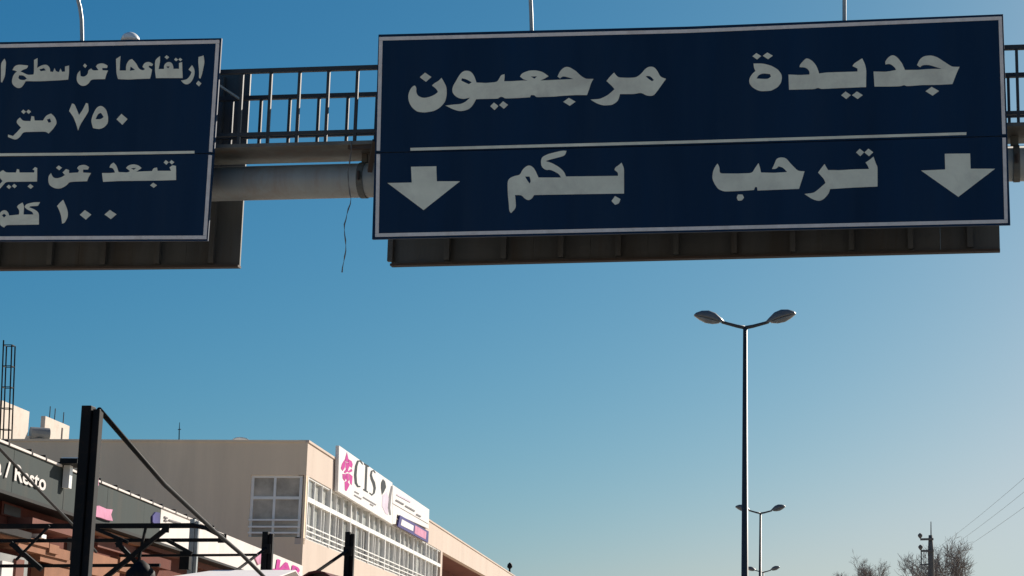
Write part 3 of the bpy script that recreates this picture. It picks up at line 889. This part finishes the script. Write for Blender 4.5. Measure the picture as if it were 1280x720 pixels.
MB().tube([q, q + UP * 0.45], 0.08, 8).build('post', M['black_steel'], fl)
MB().tube([q + UP * 0.45, q + UP * 0.6, q + UP * 0.85, q + UP * 1.0], [0.1, 0.24, 0.2, 0.04], 10).build('lantern_head', M['black_steel'], fl, smooth=True)

# ------------------------------------------------------------------ unfinished walls and mast on the roof behind
RD = vpdir(880); RN = Vector((RD.y, -RD.x, 0))
c1 = at(14, 505, 92.0)
RF = Frame(c1, RD, RN)
zroof = ZT - 0.36
rw = thing('rooftop_wall', (c1.x, c1.y, zroof), 'white sunlit unfinished wall stubs with rebar on the roof at far left', 'wall')


def seg(x0, x1, ytop, yb, name, m, th=0.22, n=0.0):
    u0, za = RF.hit(x0, ytop, n); u1, _ = RF.hit(x1, ytop, n)
    MB().fbox(RF, u0, u1, n - th, n, zroof, za).build(name, m, rw)
    return u0, u1, za


ua_, ub_, za_ = seg(3, 38, 500.5, 0, 'wall_block', M['white_wall'])
_, _, zl_ = seg(38.05, 56.9, 545, 0, 'low_wall', M['white_wall'])
uc_, ud_, zb__ = seg(57, 88, 520, 0, 'wall_block', M['white_wall'])
for x in (61.5, 68, 79):
    u, _ = RF.hit(x, 525, -0.1)
    MB().tube([RF.p(u, -0.1, zb__ - 0.3), RF.p(u + 0.02, -0.1, zb__ + 0.3), RF.p(u - 0.05, -0.08, zb__ + 0.62)], 0.025, 6).build('rebar', M['rust'], rw)
u, _ = RF.hit(78.5, 525)
MB().fbox(RF, u - 0.07, u + 0.07, 0.002, 0.03, zroof, zb__ - 0.25).build('crack_strip', M['rust'], rw)  # raised dark strip made up for a thin vertical crack in the wall
q = at(46, 548, 95)
tk = thing('water_tank', (q.x, q.y, zroof), 'grey rooftop tank between the white wall stubs', 'tank')
MB().tube([Vector((q.x - .35, q.y, q.z + 0.25)), Vector((q.x + .4, q.y + .5, q.z + 0.25))], 0.33, 16).build('drum', M['shutter'], tk, smooth=False)
MB().box(q.x - 0.3, q.x + 0.3, q.y - 0.1, q.y + 0.5, zroof, q.z).build('stand', M['shutter'], tk)

q0 = at(8.5, 556, 88); q1 = at(11.5, 432, 88)
lm = thing('lattice_mast', (q0.x, q0.y, zroof), 'dark lattice mast rising above the roof at the far left edge', 'mast')
hw = 0.20
for sx, sy in ((-1, -1), (1, -1), (1, 1), (-1, 1)):
    o = Vector((sx * hw, sy * hw, 0))
    ex = 0.22 if sx < 0 and sy < 0 else 0
    MB().tube([Vector((q0.x, q0.y, zroof)) + o, q1 + o + UP * ex], 0.036, 6).build('leg', M['black_steel'], lm)
nr = 6
for i in range(nr + 1):
    f = i / nr
    cc = Vector((q0.x, q0.y, zroof)).lerp(q1, f)
    for a, b in (((-1, -1), (1, -1)), ((1, -1), (1, 1)), ((1, 1), (-1, 1)), ((-1, 1), (-1, -1))):
        MB().bar(cc + Vector((a[0] * hw, a[1] * hw, 0)), cc + Vector((b[0] * hw, b[1] * hw, 0)), 0.035).build('rung', M['black_steel'], lm)
    if i < nr:
        continue
        c3 = Vector((q0.x, q0.y, zroof)).lerp(q1, (i + 1) / nr)
        s = 1 if i % 2 else -1
        MB().bar(cc + Vector((-hw * s, -hw, 0)), c3 + Vector((hw * s, -hw, 0)), 0.02).build('diagonal', M['black_steel'], lm)

# ------------------------------------------------------------------ shop row with its fascia
SD = vpdir(770); SN = Vector((SD.y, -SD.x, 0))
c4 = at(10, 557, 38.0)
SF = Frame(c4, SD, SN)                 # plane of the fascia front
zft = c4.z
_, zfb = SF.hit(10, 614.5)
us, _ = SF.hit(-60, 560); ue, _ = SF.hit(379, 700); uw, _ = SF.hit(201, 645)
sr = thing('shop_row', (SF.p(10, -4, 0)), 'low terracotta shop row on the left with a grey and white fascia band', 'building')
FT = 0.5
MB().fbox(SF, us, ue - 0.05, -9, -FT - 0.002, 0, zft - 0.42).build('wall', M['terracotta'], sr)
MB().fbox(SF, us, ue - 0.05, -9, -FT - 0.002, zft - 0.418, zft - 0.12).build('roof_slab', M['pavement'], sr)  # unseen pale roof, added to reflect light onto the tan end wall
nseg = 9
for i in range(nseg):
    a = us + (uw - us) * i / nseg; b = us + (uw - us) * (i + 1) / nseg
    MB().fbox(SF, a + 0.006, b - 0.006, -FT, random.uniform(-0.006, 0.0), zfb, zft).build('fascia_panel', M['fascia_grey'], sr)
nseg = 6
for i in range(nseg):
    a = uw + (ue - uw) * i / nseg; b = uw + (ue - uw) * (i + 1) / nseg
    MB().fbox(SF, a + 0.006, b - 0.006, -FT, random.uniform(-0.006, 0.0), zfb, zft).build('fascia_panel', M['fascia_white'], sr)
# metal cap with dark gaps
uu = us
while uu < uw + 6:
    ln = random.uniform(0.7, 1.6)
    MB().fbox(SF, uu, uu + ln, -0.25, 0.035, zft + 0.003, zft + 0.05).build('cap_strip', M['fascia_white'], sr)
    MB().fbox(SF, uu + ln, uu + ln + 0.12, -0.2, 0.03, zft + 0.003, zft + 0.11).build('cap_clip', M['black_steel'], sr)
    uu += ln + 0.12
# bottom soffit line
MB().fbox(SF, us, ue, -FT, 0.02, zfb - 0.07, zfb - 0.004).build('soffit_edge', M['black_steel'], sr)


def onwall(x0, x1, y0, y1, name, m, n0, n1, parent):
    u0, za = SF.hit(x0, (y0 + y1) / 2, n1); u1, _ = SF.hit(x1, (y0 + y1) / 2, n1)
    _, zt = SF.hit((x0 + x1) / 2, y0, n1); _, zb = SF.hit((x0 + x1) / 2, y1, n1)
    return MB().fbox(SF, u0, u1, n0, n1, zb, zt).build(name, m, parent)


W0 = -FT
win = onwall(2, 29, 630, 647, 'window', M['terracotta'], W0 - 0.001, W0 + 0.05, sr)
onwall(5, 26, 632.5, 645, 'pane', M['dark_glass'], W0 + 0.051, W0 + 0.06, win)
for x0, x1, y0, y1, nm, m, pr_ in ((-10, 62, 669, 676, 'ledge_or_shade_strip', 'peach', .35), (18, 88, 680, 693, 'awning_panel', 'peach', .30), (50, 92, 696, 706, 'awning_panel', 'peach', .25),
                                   (55, 90, 709, 730, 'awning_panel', 'peach', .28), (118, 176, 668, 674, 'ledge_or_shade_strip', 'peach', .3), (114, 150, 695, 722, 'awning_panel', 'peach', .2),
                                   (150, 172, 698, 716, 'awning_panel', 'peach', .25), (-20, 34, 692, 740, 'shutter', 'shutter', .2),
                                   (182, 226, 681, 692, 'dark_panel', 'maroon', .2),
                                   (40, 96, 655, 664, 'ledge_or_shade_strip', 'maroon', .5), (-20, 40, 658, 667, 'ledge_or_shade_strip', 'dark_glass', .5), (122, 170, 677, 690, 'dark_panel', 'maroon', .12),  # both long strips here are dark colour for the shadow line below the fascia
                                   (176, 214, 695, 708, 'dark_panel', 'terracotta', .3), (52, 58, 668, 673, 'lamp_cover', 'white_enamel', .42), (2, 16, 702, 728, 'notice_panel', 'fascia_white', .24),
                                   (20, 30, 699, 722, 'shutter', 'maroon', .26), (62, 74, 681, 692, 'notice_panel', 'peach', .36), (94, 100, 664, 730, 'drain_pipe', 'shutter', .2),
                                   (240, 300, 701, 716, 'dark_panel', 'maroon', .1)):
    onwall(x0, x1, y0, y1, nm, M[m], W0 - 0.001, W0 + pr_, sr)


def text_mesh(body, bold):
    cu = bpy.data.curves.new('txt', 'FONT'); cu.body = body; cu.size = 1.0; cu.offset = bold; cu.resolution_u = 4
    ob = bpy.data.objects.new('txt', cu)
    COL.objects.link(ob)
    bpy.context.view_layer.update()
    dg = bpy.context.evaluated_depsgraph_get()
    me = ob.evaluated_get(dg).to_mesh()
    vs = [v.co.copy() for v in me.vertices]; fs = [tuple(p.vertices) for p in me.polygons]
    ob.evaluated_get(dg).to_mesh_clear()
    bpy.data.objects.remove(ob); bpy.data.curves.remove(cu)
    return vs, fs


def put_text(body, bold, fr, u0, u1, z0, z1, nn, m, name, parent, shear=0.0):
    vs, fs = text_mesh(body, bold)
    x0 = min(v.x for v in vs); x1 = max(v.x for v in vs); y0 = min(v.y for v in vs); y1 = max(v.y for v in vs)
    par = list(range(len(vs)))

    def root(i):
        while par[i] != i:
            par[i] = par[par[i]]; i = par[i]
        return i
    for f in fs:
        for k in f[1:]:
            par[root(k)] = root(f[0])
    groups = {}
    for f in fs:
        groups.setdefault(root(f[0]), []).append(f)
    for fl_ in groups.values():
        ids = sorted({i for f in fl_ for i in f}); mp_ = {i: k for k, i in enumerate(ids)}
        b = MB()
        for i in ids:
            v = vs[i]; fy = (v.y - y0) / (y1 - y0)
            b.v.append(fr.p(u0 + (u1 - u0) * (v.x - x0) / (x1 - x0) + shear * fy, nn, z0 + (z1 - z0) * fy))
        b.f = [tuple(mp_[i] for i in f) for f in fl_]
        b.build(name, m, parent)


u0, _ = SF.hit(-7, 590, 0.02); u1, _ = SF.hit(57.5, 598, 0.02)
hf = zft - zfb
put_text('a / Resto', 0.02, SF, u0, u1, zfb + hf * 0.28, zfb + hf * 0.66, 0.03, M['fascia_white'], 'letter', sr)
u0, _ = SF.hit(341, 700, 0.02); u1, _ = SF.hit(377, 706, 0.02)
put_text('JAR', 0.05, SF, u0, u1, zfb + hf * 0.32, zfb + hf * 0.86, 0.03, M['pink'], 'letter', sr, 0.3)


def emb(pts, m, name, nn=0.03):
    MB().prism(SF, [SF.hit(x, y, nn) for x, y in pts], 0.002, nn).build(name, m, sr)


emb([(117, 634), (124, 632), (133, 636), (141, 637), (139, 643), (141, 651), (134, 650), (126, 647), (117, 645)], M['pale_pink'], 'emblem', 0.06)
emb([(119, 596), (123.5, 597), (123.5, 607), (119, 606)], M['pale_pink'], 'emblem', 0.06)
emb([(191, 645), (195, 640), (200, 641), (200, 657), (194, 657), (191, 652)], M['navy'], 'emblem', 0.04)
emb([(319, 697), (324, 690), (331, 694), (329, 703), (323, 706)], M['pale_pink'], 'emblem', 0.04)
for (a, b) in (((206, 646), (210, 648)), ((212, 650), (226, 654)), ((206, 650), (210, 651.5))):
    MB().prism(SF, [SF.hit(x, y, 0.03) for x, y in stroke([a, b], 1.6)], 0.002, 0.03).build('small_print', M['ink_grey'], sr)
# white flood light bracket on the fascia
u, _ = SF.hit(97, 590, 0.3); _, z = SF.hit(97, 582, 0.3); _, z2 = SF.hit(97, 611, 0.3)
q = SF.p(u, 0.1, z2)
fb = thing('flood_light', q, 'white flood light bracket on the grey fascia beside the near black post', 'light')
MB().fbox(SF, u - 0.1, u + 0.12, 0.02, 0.16, z2, z).build('bracket', M['white_enamel'], fb)
MB().fbox(SF, u - 0.45, u + 0.45, 0.03, 0.4, z + 0.002, z + 0.11).build('lamp_body', M['black_steel'], fb)
MB().fbox(SF, u - 0.42, u + 0.1, 0.05, 0.42, z + 0.112, z + 0.14).build('visor', M['white_enamel'], fb)

# ------------------------------------------------------------------ black steel frame beside the road
pa = at(112, 508, 20.0)
pg = thing('steel_frame', (pa.x, 20.0, 0.12), 'black steel frame with tall near post, truss and sloping braces', 'frame')


def ipost(px, ytop, Y, wd, dp, mat_=None):
    q = at(px, ytop, Y)
    m = MB()
    fl = wd * 0.22
    m.box(q.x - wd / 2, q.x - wd / 2 + wd * .56, Y - dp / 2, Y + dp / 2, 0.12, q.z)
    m.box(q.x - wd / 2 + wd * .60, q.x + wd / 2, Y - dp / 2 + 0.03, Y + dp / 2, 0.12, q.z - 0.035)
    m.box(q.x - wd / 2 + wd * .5, q.x - wd / 2 + wd * .62, Y - dp / 4 + 0.02, Y + dp / 4, 0.12, q.z - 0.06)
    m.build('post', mat_ or M['black_steel'], pg, bevel=0.006)
    MB().box(q.x - wd, q.x + wd, Y - wd, Y + wd, 0.122, 0.14).build('base_plate', M['black_steel'], pg)
    return q


top = ipost(116, 508, 20.0, 0.185, 0.15)
ipost(438, 665, 35.6, 0.165, 0.14)
ipost(335.5, 665, 35.6, 0.19, 0.14)
ipost(244, 649, 34.6, 0.15, 0.12, M['galv'])  # grey steel paints sky light onto this post of the black frame
# long sloping tube from the near post's head
P = [at(124, 512, 20.0), at(205, 605, 22.5), at(268, 664, 25.5), at(301, 692, 27.5), at(331, 722, 29.3), at(352, 746, 30.5)]
MB().tube(P, 0.028, 10).build('brace', M['black_steel'], pg, smooth=True)
MB().tube([at(-60, 497, 21.5), at(0, 561, 24), at(50, 614, 27), at(92, 657, 30), at(120, 690, 32)], 0.022, 8).build('brace', M['black_steel'], pg)
# truss across, its chords at one distance
YT = 33.6
for (x0, x1, y, th) in ((-60, 244, 657.5, 0.085), (-60, 279, 675.5, 0.06), (150, 322, 694, 0.04), (-60, 200, 707, 0.055)):
    a = at(x0, y + 0.8, YT); b = at(x1, y - 0.5, YT)
    MB().bar(a, b, 0.07, th).build('chord', M['black_steel'], pg)
MB().tube([at(243, 657, YT - 0.1), at(258, 660, YT - 0.2), at(279, 671, YT - 0.35)], 0.04, 8).build('brace', M['black_steel'], pg, smooth=True)
for (a, b, r) in (((208, 661), (128, 725), 0.04), ((146, 678), (196, 730), 0.036), ((14, 679), (52, 712), 0.04), ((62, 657), (20, 700), 0.02), ((182, 660), (172, 707), 0.02),
                  ((120, 661), (160, 678), 0.03), ((210, 676), (240, 692), 0.03)):
    MB().bar(at(a[0], a[1], YT - 0.12), at(b[0], b[1], YT - 0.12), r * 2, r * 2).build('brace', M['black_steel'], pg)
MB().tube([at(436, 687, 35.45), at(394, 716, 34.6), at(380, 726, 34.3)], 0.03, 8).build('brace', M['black_steel'], pg)
MB().tube([at(334, 684, 35.45), at(305, 706, 34.8), at(290, 717, 34.4)], 0.026, 8).build('brace', M['black_steel'], pg)
for px, py, yy, sz in ((279, 672, 33.3, .09), (208, 660, 33.4, .08), (436, 688, 35.4, .1), (334, 685, 35.4, .1), (150, 679, 33.4, .07)):
    q = at(px, py, yy)
    MB().box(q.x - sz, q.x + sz * .6, yy, yy + 0.012, q.z - sz, q.z + sz * .7).build('gusset_plate', M['black_steel'], pg, bevel=0.004)
MB().box(at(226, 690, 34.2).x, at(238, 690, 34.2).x, 34.15, 34.3, at(230, 712, 34.2).z, at(230, 689, 34.2).z).build('junction_box', M['black_steel'], pg)
ba = at(176, 711, 33.2)
MB().tube([ba - UP * 0.3, ba - UP * 0.05, ba + UP * 0.08, ba + UP * 0.15], [0.28, 0.24, 0.12, 0.03], 14).build('lamp_shade', M['black_steel'], pg, smooth=True)

# white canvas canopy and a maroon rounded awning at the foot of the picture
ca = at(150, 719, 31.0); cb_ = at(330, 712.5, 31.0); cc_ = at(366, 713, 33.0)
cn = thing('canvas_canopy', (ca.x, 31.0, 0.12), 'white canvas canopy with a flat top edge below the truss', 'canopy')
z1 = cb_.z; z0 = z1 - 0.10
rz = at(250, 712.5, 33.2).z; ez = at(250, 729, 30.9).z
m = MB()
for ya, yb, za, zb in ((30.9, 33.2, ez, rz), (33.2, 35.0, rz, ez - 0.1)):
    dxa = 0.9 if yb > 34 else 0.0
    m.hexa([(ca.x + 0.1 + dxa, ya, za - 0.02), (cc_.x, ya, za - 0.02), (cc_.x, yb, zb - 0.02), (ca.x + 0.9, yb, zb - 0.02),
            (ca.x + 0.1 + dxa, ya, za), (cc_.x, ya, za), (cc_.x, yb, zb), (ca.x + 0.9, yb, zb)])
m.build('canvas_roof', M['canvas'], cn)
for x in (ca.x + 0.3, cc_.x - 0.1):
    for y in (31.3, 33.0):
        MB().tube([Vector((x, y, 0.12)), Vector((x, y, z0 - 0.22))], 0.03, 8).build('leg', M['galv'], cn)
for i in range(8):
    a = ca.x + (cc_.x - ca.x) * i / 8; b = ca.x + (cc_.x - ca.x) * (i + 1) / 8
    MB().box(a + .01, b - .01, 30.86, 30.88, z0 - 0.55, z0 - 0.24).build('valance_flap', M['canvas'], cn)
q = at(402, 714.5, 34.6)
aw = thing('rounded_awning', (q.x, 34.6, 0.12), 'dark maroon rounded awning top left of the far black post', 'awning')
rings = []
for k in range(9):
    a = math.pi * k / 8
    rr = 0.36
    rings.append([Vector((q.x - rr * 1.0 * math.cos(a), 34.2 + yy, q.z - 0.36 + rr * math.sin(a))) for yy in (0, 1.4)] +
                 [Vector((q.x - (rr - .03) * math.cos(a), 34.2 + yy, q.z - 0.36 + (rr - .03) * math.sin(a))) for yy in (1.4, 0)])
MB().loft(rings).build('hood', M['awning_red'], aw)
MB().box(q.x - .36, q.x + .36, 34.25, 35.55, q.z - 0.75, q.z - 0.362).build('skirt', M['awning_red'], aw)
for x in (-.3, .3):
    MB().tube([Vector((q.x + x, 34.9, 0.12)), Vector((q.x + x, 34.9, q.z - 0.752))], 0.03, 8).build('leg', M['black_steel'], aw)

# ------------------------------------------------------------------ utility pole, wires and bare trees
YP = 84.0
up_ = at(1163.5, 690, YP)
ut = thing('utility_pole', (up_.x, YP, 0), 'dark utility pole with two side arms in front of the bare tree', 'utility pole')
zt1 = at(1164, 669, YP).z
MB().tube([Vector((up_.x, YP, 0)), Vector((up_.x, YP, at(1163, 690, YP).z)), Vector((up_.x, YP, zt1))], [0.17, 0.13, 0.085], 12).build('pole', M['wood_pole'], ut, smooth=True)
MB().tube([Vector((up_.x + .02, YP, zt1 - .2)), Vector((up_.x + 0.03, YP, at(1166, 652, YP).z))], [0.028, 0.018], 6).build('rod', M['wood_pole'], ut)
for y, xl in ((674.5, 1150), (689, 1150.5)):
    a = at(xl, y, YP); b = at(1166.5, y - 0.4, YP)
    MB().bar(a - Vector((0, 0.12, 0)), b - Vector((0, 0.12, 0)), 0.09, 0.09).build('side_arm', M['wood_pole'], ut)
    MB().tube([a - Vector((0, .12, -.04)), a - Vector((0, .12, -.14)), a - Vector((0, .12, -.20)), a - Vector((0, .12, -.27))], [0.03, 0.10, 0.10, 0.03], 10).build('insulator', M['wood_pole'], ut, smooth=True)
a = at(1151.5, 689, YP - 0.1); b = at(1151.5, 706, YP - 0.1)
MB().bar(a, b, 0.05).build('hanger', M['wood_pole'], ut)
MB().bar(at(1150, 706, YP - 0.1), at(1166, 705, YP - 0.1), 0.06).build('side_arm', M['wood_pole'], ut)
for i, (s, e) in enumerate((((1166, 689), (1292, 574)), ((1166, 699), (1292, 592)), ((1166, 709), (1292, 612)))):
    A0 = at(s[0], s[1], YP - 0.1); B0 = at(e[0], e[1], 46.0)
    P = []
    for k in range(25):
        f = k / 24 * 1.9
        p = A0.lerp(B0, f); p.z -= 0.9 * 4 * (f / 1.9) * (1 - f / 1.9) * 0.28
        P.append(p)
    wv = MB().tube(P, 0.004, 5).build('power_line', M['wire'])
    tag(wv, ('topmost of the three thin power lines rising to the right', 'middle of the three thin power lines rising to the right',
             'lowest of the three thin power lines rising to the right')[i], 'power line', 'power lines from the utility pole')


def bare_tree(base, height, spread, label, seed, half, levels=6):
    rnd = random.Random(seed)
    t = thing('bare_tree', base, label, 'tree', 'leafless trees at the lower right')
    tr_, cr_ = MB(), MB()
    b = Vector(base)
    th = height * 0.36
    pts = [b + Vector((rnd.uniform(-.06, .06) * i, rnd.uniform(-.06, .06) * i, th * i / 4)) for i in range(5)]

    def grow(p, d, ln, r, lv):
        P = [p]; dd = d.copy()
        for i in range(3):
            dd = (dd + Vector((rnd.gauss(0, .16), rnd.gauss(0, .16), rnd.gauss(0.05, .12)))).normalized()
            P.append(P[-1] + dd * ln / 3)
        (cr_).tube(P, [r, r * .85, r * .72, r * .58], 5 if lv > 2 else 3, cap=lv == 0)
        if lv == 0:
            return
        k = 4 if lv in (1, 2, 3) else 3
        for i in range(k):
            q = P[3] if i == 0 else P[rnd.choice((1, 2, 2, 3))]
            ang = rnd.uniform(.35, .95)
            ax = Vector((rnd.gauss(0, 1), rnd.gauss(0, 1), rnd.gauss(0, 1))).normalized()
            nd = dd.copy()
            s = nd.cross(ax).normalized()
            nd = (nd * math.cos(ang) + s * math.sin(ang) * spread); nd.z += 0.12
            grow(q, nd.normalized(), ln * rnd.uniform(.62, .82), max(r * .58, 0.011), lv - 1)
    for i in range(5):
        a = 2 * math.pi * i / 5 + rnd.uniform(-.3, .3)
        d = Vector((math.cos(a) * .75 * spread, math.sin(a) * .75 * spread, 0.85)).normalized()
        grow(pts[-1] - UP * rnd.uniform(0, .4), d, height * 0.235, 0.12, levels - 1)
    rs = sorted(math.hypot(v.x - b.x, v.y - b.y) for v in cr_.v); kr = half / rs[int(len(rs) * 0.95)]
    c_ = pts[-1].copy()
    zz = sorted(v.z for v in cr_.v); top_z = c_.z + (zz[int(len(zz) * 0.985)] - c_.z) * kr
    dz = b.z + height - top_z
    for v in cr_.v:
        v.x = c_.x + (v.x - c_.x) * kr; v.y = c_.y + (v.y - c_.y) * kr; v.z = c_.z + (v.z - c_.z) * kr + dz
    pts = [Vector((p.x, p.y, b.z + (p.z - b.z) * (th + dz) / th)) for p in pts]
    tr_.tube(pts, [0.22, 0.19, 0.17, 0.15, 0.13], 9)
    tr_.build('trunk', M['bark'], t, smooth=True)
    cr_.build('crown', M['bark'], t)


q = at(1172, 681, 92.0)
bare_tree((q.x, 92.0, -0.02), q.z, 1.1, 'larger leafless tree behind the utility pole', 11, 2.2)
q = at(1078, 702, 100.0)
bare_tree((q.x, 100.0, -0.02), q.z, 1.0, 'smaller leafless tree left of the utility pole', 5, 1.6)
